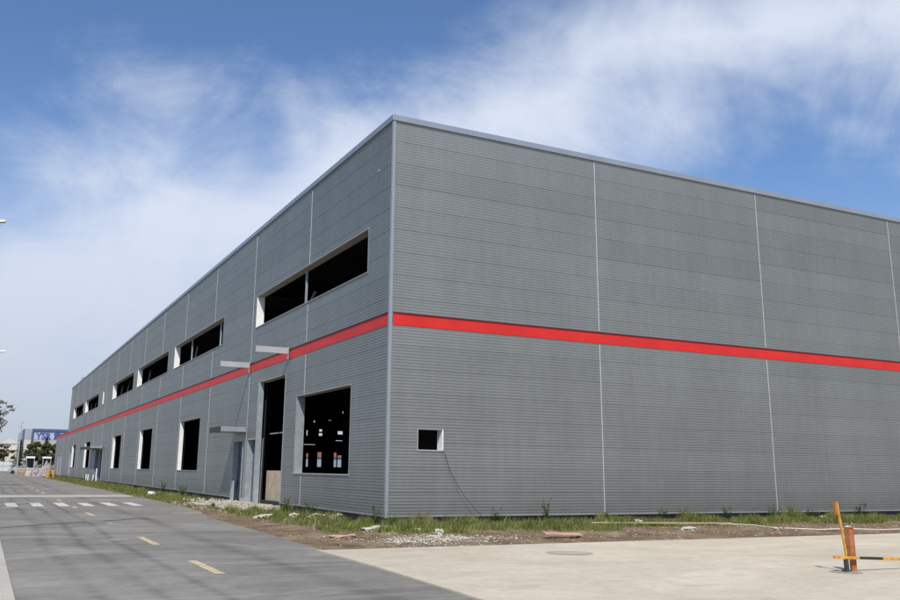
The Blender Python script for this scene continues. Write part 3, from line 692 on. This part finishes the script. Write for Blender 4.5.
# planks, board, pipes
tag(MB().box(-.40, -.05, 0, .42, .07, .035).build('plank', M_wood, loc=None, bevel=.004), 'short thick weathered plank in the grass, left of a longer thin one', 'plank')
pk = bpy.data.objects['plank']; pk.location = at(5.25, -1.2, .05); pk.rotation_euler = (0, .03, -.24)
p2 = tag(MB().box(-2.2, -.04, 0, 2.2, .04, .03).build('plank', M_wood, bevel=.004), 'long thin weathered lath running right from the short thick plank', 'plank'); p2.location = at(8.1, -1.9, .10); p2.rotation_euler = (0, 0, -.30)
rb = tag(MB().box(-.45, -.13, 0, .45, .13, .035).build('board', M_pink, bevel=.006), 'faded pink red board lying on the dirt beside the apron edge', 'board'); rb.location = at(2.25, -5.15, .07); rb.rotation_euler = (.06, .03, -.30)
def pipe(pts, label):
    pp = [(x, y, hgt(x, y)+.035) for x, y in pts]
    tag(MB().tube(pp, .019, 6).build('pipe', M_pvc, smooth=True, loc=pp[0]), label, 'pipe')
pipe([(9.1, -1.3), (10.0, -1.6), (10.5, -2.2), (10.8, -2.9), (10.7, -3.4), (10.35, -4.1)], 'thin pale pipe left of the gap, rising to the wall side grass')
pipe([(10.55, -4.2), (11.4, -4.7), (12.2, -5.0), (13.2, -5.3), (14.4, -5.35), (16, -5.2)], 'thin pale pipe running right beside the apron behind the rusty post')

# ------------------------------------------------------------------ parking barrier at the right
BZ = .022
bp = thing('barrier_post', 'rusty square steel post standing on the concrete apron', 'post', (2.80, -12.49, BZ))
MB().box(-.039, -.012, 0, .039, .012, .68).build('post_web', M_rust, bp)
MB().box(-.055, -.05, 0, -.040, .05, .68).build('post_flange', M_rust, bp, bevel=.003); MB().box(.040, -.05, 0, .055, .05, .68).build('post_flange', M_rust, bp, bevel=.003)
MB().box(-.0385, -.045, 0, .0385, -.038, .675).build('face_plate', M_rust, bp)
MB().box(-.058, -.053, .682, .058, .053, .690).build('post_cap', M_rust, bp)
stone_b = MB(); random.seed(3)
for dx in (-.06, -.02, .04): stone(stone_b, dx, 0, .695, .022)
stone_b.build('mortar_lump', mat('white_mortar', (.7, .67, .6), .95), bp)
br = thing('barrier', 'low yellow and black barrier bar with a leaning yellow pole on a round base plate', 'barrier', (2.53, -12.60, BZ))
mb = MB(); n = 28; mb.v = [(0, 0, .02)]+[(.21*math.cos(2*math.pi*k/n), .21*math.sin(2*math.pi*k/n), .015) for k in range(n)]+[(.26*math.cos(2*math.pi*k/n), .26*math.sin(2*math.pi*k/n), -.01) for k in range(n)]
mb.f = [(0, 1+k, 1+(k+1) % n) for k in range(n)]+[(1+k, 1+n+k, 1+n+(k+1) % n, 1+(k+1) % n) for k in range(n)]
mb.build('base_plate', mat('cement_footing', (.27, .25, .21), .9, 0, .2, 8), br)
MB().box(-.03, -.025, .015, .03, .025, .205).box(-.07, -.045, .015, .07, .045, .04).build('pivot_stand', M_grease, br, bevel=.004)
bx = -.27
def bar(a, b, m): return MB().beam((a, 0, .246-.05*(a-bx)), (b, 0, .246-.05*(b-bx)), .042, .042).build('bar_section', m, br, bevel=.003)
seg = [(-.27, .31, M_yel), (.311, .87, M_blk), (.871, 1.45, M_yel), (1.451, 2.03, M_blk), (2.031, 2.61, M_yel), (2.611, 3.2, M_blk), (3.201, 3.75, M_yel)]
for a, b, m in seg: bar(a, b, m)
MB().beam((.02, .0, .262), (-.075, .02, 1.10), .030, .030, (0, 1, 0)).build('leaning_pole', M_yel, br, bevel=.003)
MB().beam((-.105, .02, .90), (-.125, .02, 1.09), .055, .055, (0, 1, 0)).build('pole_head_box', mat('brown_box', (.36, .15, .04), .7, 0, .2, 12), br, bevel=.004)
MB().beam((.06, .0, .03), (.055, .0, .215), .022, .025, (0, 1, 0)).build('strut', M_pole, br)
bp2 = copy_tree(bp); bp2.location = (6.2, -12.49, BZ); tag(bp2, 'rusty square steel post at the far right end of the barrier bar', 'post')

# ------------------------------------------------------------------ street lamps
def lamp(x, y, h, label):
    t = thing('street_lamp', label, 'street lamp', (x, y, .03), 0, 'lamps along the road')
    MB().tube([(0, 0, 0), (0, 0, h*.5), (0, 0, h-.6)], [.11, .085, .06], 12).build('pole', M_pole, t, smooth=True)
    MB().box(-.2, -.2, 0, .2, .2, .03).build('foot_plate', M_pole, t)
    for s in (1, -1):
        MB().tube([(0, 0, h-.65), (.35*s, 0, h-.35), (.9*s, 0, h-.15), (1.3*s, 0, h-.07)], [.05, .045, .04, .035], 8).build('arm', M_pole, t, smooth=True)
        hd = MB(); hd.v = [(1.25*s, -.11, h-.12), (1.25*s, .11, h-.12), (1.85*s, .13, h+.0), (1.85*s, -.13, h+.0), (1.25*s, -.08, h+.0), (1.25*s, .08, h+.0), (1.82*s, .08, h+.09), (1.82*s, -.08, h+.09)]
        hd.f = [(0, 1, 2, 3), (7, 6, 5, 4), (0, 4, 5, 1), (1, 5, 6, 2), (2, 6, 7, 3), (3, 7, 4, 0)]
        h_ = hd.build('lamp_head', M_pole, t, bevel=.015)
        MB().box(min(1.35*s, 1.75*s), -.07, h-.115, max(1.35*s, 1.75*s), .07, h-.10).build('lens', M_glassl, h_)
lamp(-12.12, 10.5, 9.9, 'nearest street lamp, only its arm tip showing high at the left edge')
lamp(-11.25, 50, 9.9, 'second street lamp, only its arm tip showing lower at the left edge')
far = thing('street_lamp', 'slender far white street lamp in front of the pale building', 'street lamp', (-4.5, 150, 0), 0, 'lamps along the road')
MB().tube([(0, 0, 0), (.03, 0, 8.9)], [.11, .06], 8).build('pole', M_pole, far)
MB().box(-.45, -.2, 8.2, .1, .2, 8.42).build('lamp_head', M_pole, far); MB().box(-.05, -.2, 8.9, .40, .2, 9.12).build('lamp_head', M_pole, far)

# ------------------------------------------------------------------ trees
def leaves(b, c, rad, n, s, flat=1.):
    for _ in range(n):
        while True:
            p = Vector((random.uniform(-1, 1), random.uniform(-1, 1), random.uniform(-1, 1)))
            if p.length < 1: break
        p = Vector(c)+Vector((p.x*rad, p.y*rad, p.z*rad*flat)); a = Vector((random.gauss(0, 1), random.gauss(0, 1), random.gauss(0, .6))).normalized()
        q = a.cross(Vector((random.gauss(0, 1), random.gauss(0, 1), random.gauss(0, 1)))).normalized(); w = s*random.uniform(.6, 1.3)
        b.quad(p-a*w, p-q*w*.5, p+a*w, p+q*w*.5)
def broad(x, y, h, cr, label, m, seed, nl=60, ls=.22, clumps=26, trunk=.45, name='broadleaf_tree', group=None, zf=.62, limb_r=.16):
    random.seed(seed); t = thing(name, label, 'tree', (x, y, 0), 0, group)
    tr = MB(); tz = h*trunk
    tr.tube([(0, 0, -.1), (.08, .05, tz*.5), (-.05, .1, tz), (.1, 0, h*.8)], [limb_r*1.3, limb_r, limb_r*.8, limb_r*.25], 8); lf = MB()
    for i in range(clumps):
        a = random.uniform(0, 6.28); q = cr*random.uniform(.25, 1)**.7; z = tz+(h-tz)*random.uniform(.05, 1)
        q *= (1-((z-tz)/(h-tz))**2*.6)
        P = Vector((math.cos(a)*q, math.sin(a)*q, z)); s0 = Vector((0, 0, tz*.8+(z-tz)*.35))
        tr.tube([s0, s0.lerp(P, .5)+Vector((0, 0, .25)), P], [limb_r*.4, limb_r*.22, limb_r*.08], 5)
        leaves(lf, P, cr*random.uniform(.22, .36), nl, ls, zf)
    tr.build('trunk', M_tbark, t); lf.build('crown', m, t); return t
def conifer(x, y, h, rr, label, seed):
    random.seed(seed); t = thing('conifer_tree', label, 'tree', (x, y, 0), 0, 'conifers before the far building')
    MB().tube([(0, 0, -.1), (0, 0, h)], [.18, .03], 8).build('trunk', M_tbark, t); lf = MB()
    k = 0; z = h*.12
    while z < h*.98:
        rad = rr*(1-z/h)**.85+.1
        for j in range(int(8+rad*8)):
            a = random.uniform(0, 6.28); L = rad*random.uniform(.65, 1.15)
            for s in range(4):
                q = (s+1)/4; p = Vector((math.cos(a)*L*q, math.sin(a)*L*q, z-L*q*.25+random.uniform(-.1, .1)))
                w = .22*random.uniform(.7, 1.3); d = Vector((math.cos(a), math.sin(a), -.35)); e = Vector((-math.sin(a), math.cos(a), random.uniform(-.4, .4)))
                lf.quad(p-d*w, p-e*w*.7, p+d*w, p+e*w*.7)
        z += .28
    lf.build('crown', M_conifer, t); return t
conifer(-2.5, 205, 7.6, 2.0, 'dark narrow conifer left of the pale end of the far building', 3)
conifer(3.1, 205, 8.3, 3.0, 'taller cone shaped conifer in front of the sign wall', 4)
conifer(7.0, 208, 7.0, 2.6, 'conifer half hidden behind the low wing wall', 5)
for i, (x, y, h, c, lb) in enumerate([(-.2, 190, 6.4, 1.9, 'bushy green tree left of the cone shaped conifer'), (2.2, 188, 6.0, 1.8, 'bushy green tree below the cone shaped conifer'), (4.6, 190, 6.2, 2.0, 'bushy green tree right of the cone shaped conifer'), (7.0, 189, 6.2, 1.9, 'bushy green tree against the low wing end')]):
    broad(x, y, h, c, lb, M_leaf, 30+i, 90, .30, 34, .30, name='roadside_tree', group='bushy trees before the far building')
broad(-8.2, 215, 5.6, 3.6, 'green bushy tree above the left end of the hoarding', M_leaf, 50, 50, .35, 26, .2, name='bushy_tree')
broad(-5.4, 216, 6.3, 2.4, 'reddish brown bush rising behind the pale hoarding', M_rusty_leaf, 51, 50, .32, 24, .15, name='reddish_bush')
broad(-11.5, 218, 6.0, 3.0, 'bushy tree behind the leftmost part of the hoarding', M_leaf, 52, 50, .35, 24, .2, name='bushy_tree')
# overhanging roadside tree on the left (only branch ends enter the picture)
random.seed(12)
t = thing('overhanging_tree', 'thin leaved tree whose twig ends reach in from the left edge', 'tree', (-12.6, 54, 0))
tr = MB(); lf = MB(); tr.tube([(0, 0, -.1), (.1, 0, 2.2), (.2, 0, 4), (.1, .2, 7)], [.2, .17, .13, .04], 8)
for P in ((3.55, -1, 6.35), (4.55, -1.2, 5.95), (4.3, -.8, 6.2), (3.9, .5, 4.6), (3.5, -1, 5.0), (3.2, 0, 4.2), (3.0, 1, 5.8), (-2, 1, 6), (-2.5, -2, 5), (.5, 3, 6.5), (0, -3, 6.2), (2, 2.5, 5.2), (2.2, -2.5, 6.8), (1, 0, 7.4), (-1, -1, 7)):
    P = Vector(P); s0 = Vector((.15, 0, 2.8+random.uniform(0, 1.2))); m_ = s0.lerp(P, .55)+Vector((0, 0, .35))
    tr.tube([s0, m_, P], [.05, .03, .010], 5)
    for _ in range(9):
        q = random.uniform(.45, 1); b_ = (s0.lerp(m_, q/.5) if q < .5 else m_.lerp(P, (q-.5)*2)); e = b_+Vector((random.uniform(-.2, .55), random.uniform(-.5, .5), random.uniform(-.35, .3)))
        tr.tube([b_, e], [.012, .005], 4); leaves(lf, e, .26, 34, .065, .6)
tr.build('trunk', M_tbark, t); lf.build('crown', M_dryleaf, t)

# ------------------------------------------------------------------ far end of the road
M_hoard = mat('pale_hoarding', (.58, .60, .58), .6, 0, .06, .6); M_hoard2 = mat('blue_grey_hoarding', (.40, .47, .48), .6)
hb = thing('site_hoarding', 'pale low hoarding wall closing the far end of the road at left', 'hoarding', (0, 209, 0))
for i in range(7):
    x = -16.2+i*2.12; MB().box(x, -.05, .15, x+2.02, .05, 2.35).build('panel', M_hoard, hb); MB().box(x, -.07, 1.1, x+2.02, -.052, 1.5).build('mid_stripe', M_hoard2, hb)
    MB().box(x+2.025, -.1, 0, x+2.11, .1, 2.6).build('post', M_hoard2, hb)
# three white-roofed shelters
for i, (x, lb) in enumerate(((-1.6, 'left white roofed open shelter under the trees'), (1.4, 'middle white roofed open shelter under the trees'), (3.9, 'right white roofed open shelter nearest the low wing wall'))):
    s = thing('shelter', lb, 'shelter', (x, 170, 0), 0, 'white roofed shelters at the road end')
    MB().box(-.8, -1.2, 2.95, .8, 1.2, 3.3).build('roof', M_white, s); MB().box(-.75, 1.0, 0, .75, 1.1, 2.94).build('back_wall', mat('dark_back', (.05, .045, .05), .9), s)
    for px in (-.7, .7):
        MB().box(px-.05, -1.1, 0, px+.05, -1.0, 2.94).build('post', M_pole, s)
    MB().box(-.7, -.3, 0, .7, .3, 1.1).build('counter', M_hoard2, s)
# parked vehicles glimpsed between
def car(x, y, m, label):
    c = thing('parked_car', label, 'car', (x, y, 0), 0, 'cars parked at the road end')
    b = MB(); P = [(-2.1, .35), (-2.15, .8), (-1.3, .95), (-.8, 1.42), (.8, 1.45), (1.5, .95), (2.1, .85), (2.15, .35)]; n = len(P)
    b.v = [(px, s*(.86 if pz < 1.2 else .68), pz) for s in (-1, 1) for px, pz in P]; b.f = [tuple(range(n)), tuple(range(2*n-1, n-1, -1))]+[(i, i+n, (i+1) % n+n, (i+1) % n) for i in range(n)]
    b.build('body', m, c, bevel=.04)
    MB().box(-.85, -.80, .98, .95, -.775, 1.32).build('side_window', M_black, c)
    for wx in (-1.3, 1.35): MB().tube([(wx, -.9, .33), (wx, -.7, .33)], .33, 14).build('wheel', M_black, c); MB().tube([(wx, .7, .33), (wx, .9, .33)], .33, 14).build('wheel', M_black, c)
car(-3.1, 176, mat('dark_car_paint', (.04, .045, .05), .3), 'dark parked car left of the shelters')
car(-3.6, 158, mat('grey_car_paint', (.35, .36, .37), .3), 'silver parked car beside the far lamp')
# orange roadworks barriers, cabin, tarp heap
M_or = mat('orange_yellow_plastic', (.44, .26, .08), .6, 0, .15, 4); M_lil = mat('lilac_tarpaulin', (.36, .28, .35), .7, 0, .25, 5); M_ltan = mat('pale_sacks', (.50, .45, .42), .9, 0, .1, 3)
def wb(x, y, rz, label):
    w = thing('barricade', label, 'barricade', (x, y, 0), rz, 'orange barricades at the road edge')
    MB().box(-.55, -.04, .75, .55, .04, 1.0).build('top_board', M_or, w); MB().box(-.55, -.04, .35, .55, .04, .55).build('lower_board', M_or, w)
    for s in (-.5, .5):
        MB().beam((s, -.3, 0), (s, .0, 1.05), .06, .06, (1, 0, 0)).build('leg', M_or, w); MB().beam((s, .3, 0), (s, .0, 1.05), .06, .06, (1, 0, 0)).build('leg', M_or, w)
wb(-4.4, 128, .2, 'leftmost orange barricade by the hoarding end'); wb(-3.2, 127, -.1, 'second orange barricade from the left'); wb(-1.85, 103.5, .3, 'nearest orange barricade standing on the grass verge')
def drum(x, y, label):
    w = thing('drum', label, 'drum', (x, y, .02), 0, 'orange drums on the verge')
    MB().tube([(0, 0, 0), (0, 0, .3), (0, 0, .32), (0, 0, .6), (0, 0, .62), (0, 0, .9)], [.29, .29, .31, .31, .29, .29], 16).build('barrel', M_or, w, smooth=False); MB().tube([(0, 0, .901), (0, 0, .93)], [.27, .25], 16).build('lid', M_ltan, w)
drum(-2.3, 102.2, 'left orange drum in front of the nearest barricade'); drum(-1.65, 102.8, 'right orange drum in front of the nearest barricade')
import bmesh
def heap(x, y, sx, sy, sz, m, label, name, cat):
    bm = bmesh.new(); bmesh.ops.create_icosphere(bm, subdivisions=4, radius=1)
    for v in bm.verts:
        c = v.co.copy(); c.z = max(c.z, -.05); c += v.normal*.45*(noise.noise(c*2.2+Vector((x, y, 0)))+.5*noise.noise(c*6)); v.co = Vector((c.x*sx, c.y*sy, c.z*sz))
    me = bpy.data.meshes.new(name); bm.to_mesh(me); bm.free(); me.materials.append(m); o = bpy.data.objects.new(name, me); COL.objects.link(o); o.location = (x, y, .0); return tag(o, label, cat)
heap(-2.5, 120, .85, .6, 1.15, M_lil, 'lilac tarpaulin covered heap at the far end of the verge', 'covered_heap', 'tarpaulin heap')
heap(-1.65, 118, .7, .6, 1.75, mat('pale_lilac_cover', (.36, .33, .34), .8, 0, .25, 5), 'taller pale covered heap right of the lilac tarpaulin', 'covered_heap', 'tarpaulin heap')
heap(-3.7, 124, .45, .4, .8, M_ltan, 'small pale sack pile between the orange barricades', 'sack_pile', 'sacks')

# far building with the blue lettering
FBd = thing('far_factory', 'far pale factory hall with dark blue frame and blue lettering behind the trees', 'building', (0, 220, 0))
M_fw = mat('far_hall_wall', (.40, .42, .36), .8, 0, .06, .3); M_fwh = mat('far_hall_white', (.55, .56, .50), .8); M_fb = mat('far_hall_blue', (.085, .11, .20), .5); M_fl = mat('far_hall_fascia', (.42, .45, .55), .7); M_let = mat('blue_letters', (.05, .09, .33), .5)
MB().box(.75, 0, 0, 34, 50, 10.2).build('hall_wall', M_fw, FBd)
MB().box(.75, -.06, 7.95, 34, -.005, 9.95).build('sign_fascia', M_fl, FBd)
MB().box(.35, -.3, 0, .75, .3, 10.6).box(.751, -.3, 9.96, 34, .3, 10.6).build('blue_frame', M_fb, FBd)
MB().box(-1.35, 1.5, 0, .35, 40, 8.0).build('end_block', M_fwh, FBd); MB().box(-1.4, 1.45, 8.01, .35, 40, 10.6).build('end_block_fascia', mat('far_lavender', (.36, .36, .46), .7), FBd)
MB().box(-1.66, 1.3, 0, -1.36, 1.7, 10.5).build('blue_column', M_fb, FBd)
def text(s, x, z, size, m, par, yy=-.12):
    cu = bpy.data.curves.new('lettering', 'FONT'); cu.body = s; cu.size = size; cu.extrude = .03; cu.offset = .05
    o = bpy.data.objects.new('lettering', cu); COL.objects.link(o); bpy.context.view_layer.update()
    me = bpy.data.meshes.new_from_object(o.evaluated_get(bpy.context.evaluated_depsgraph_get())); bpy.data.objects.remove(o); me.materials.clear(); me.materials.append(m)
    q = bpy.data.objects.new('lettering', me); COL.objects.link(q); q.parent = par; q.rotation_euler = (R(90), 0, 0); q.location = (x, yy, z); return q
text('YSR', 1.35, 8.18, 2.05, M_let, FBd); text('重工', 5.4, 8.25, 1.75, M_let, FBd)
MB().box(9.3, -.1, 8.3, 10.6, -.061, 9.7).build('sign_tail', M_let, FBd)
lowb = thing('pale_shed', 'small off white shed left of the far factory behind the road', 'building', (-5.0, 240, 0))
MB().box(-1.4, 0, 0, 3.4, 12, 7.2).build('shed_wall', M_fwh, lowb)
mb = MB(); mb.v = [(-1.7, -.2, 7.2), (3.6, -.2, 7.2), (1, -.2, 8.6), (-1.7, 12.2, 7.2), (3.6, 12.2, 7.2), (1, 12.2, 8.6)]; mb.f = [(0, 1, 2), (5, 4, 3), (0, 2, 5, 3), (1, 4, 5, 2), (0, 3, 4, 1)]
mb.build('shed_roof', M_fwh, lowb)
# low red-roofed shed with a light blue wall seen through the warehouse's far openings
sh = thing('blue_shed', 'low shed with light blue wall and red roof glimpsed through the warehouse openings', 'building', (0, 150, 0))
MB().box(30, 0, 0, 75, 8, 3.9).build('wall', mat('light_blue_wall', (.24, .30, .37), .7), sh)
MB().box(29.5, -.3, 3.91, 75.5, 8.3, 5.4).build('roof', mat('red_roof_sheet', (.27, .11, .11), .6), sh)
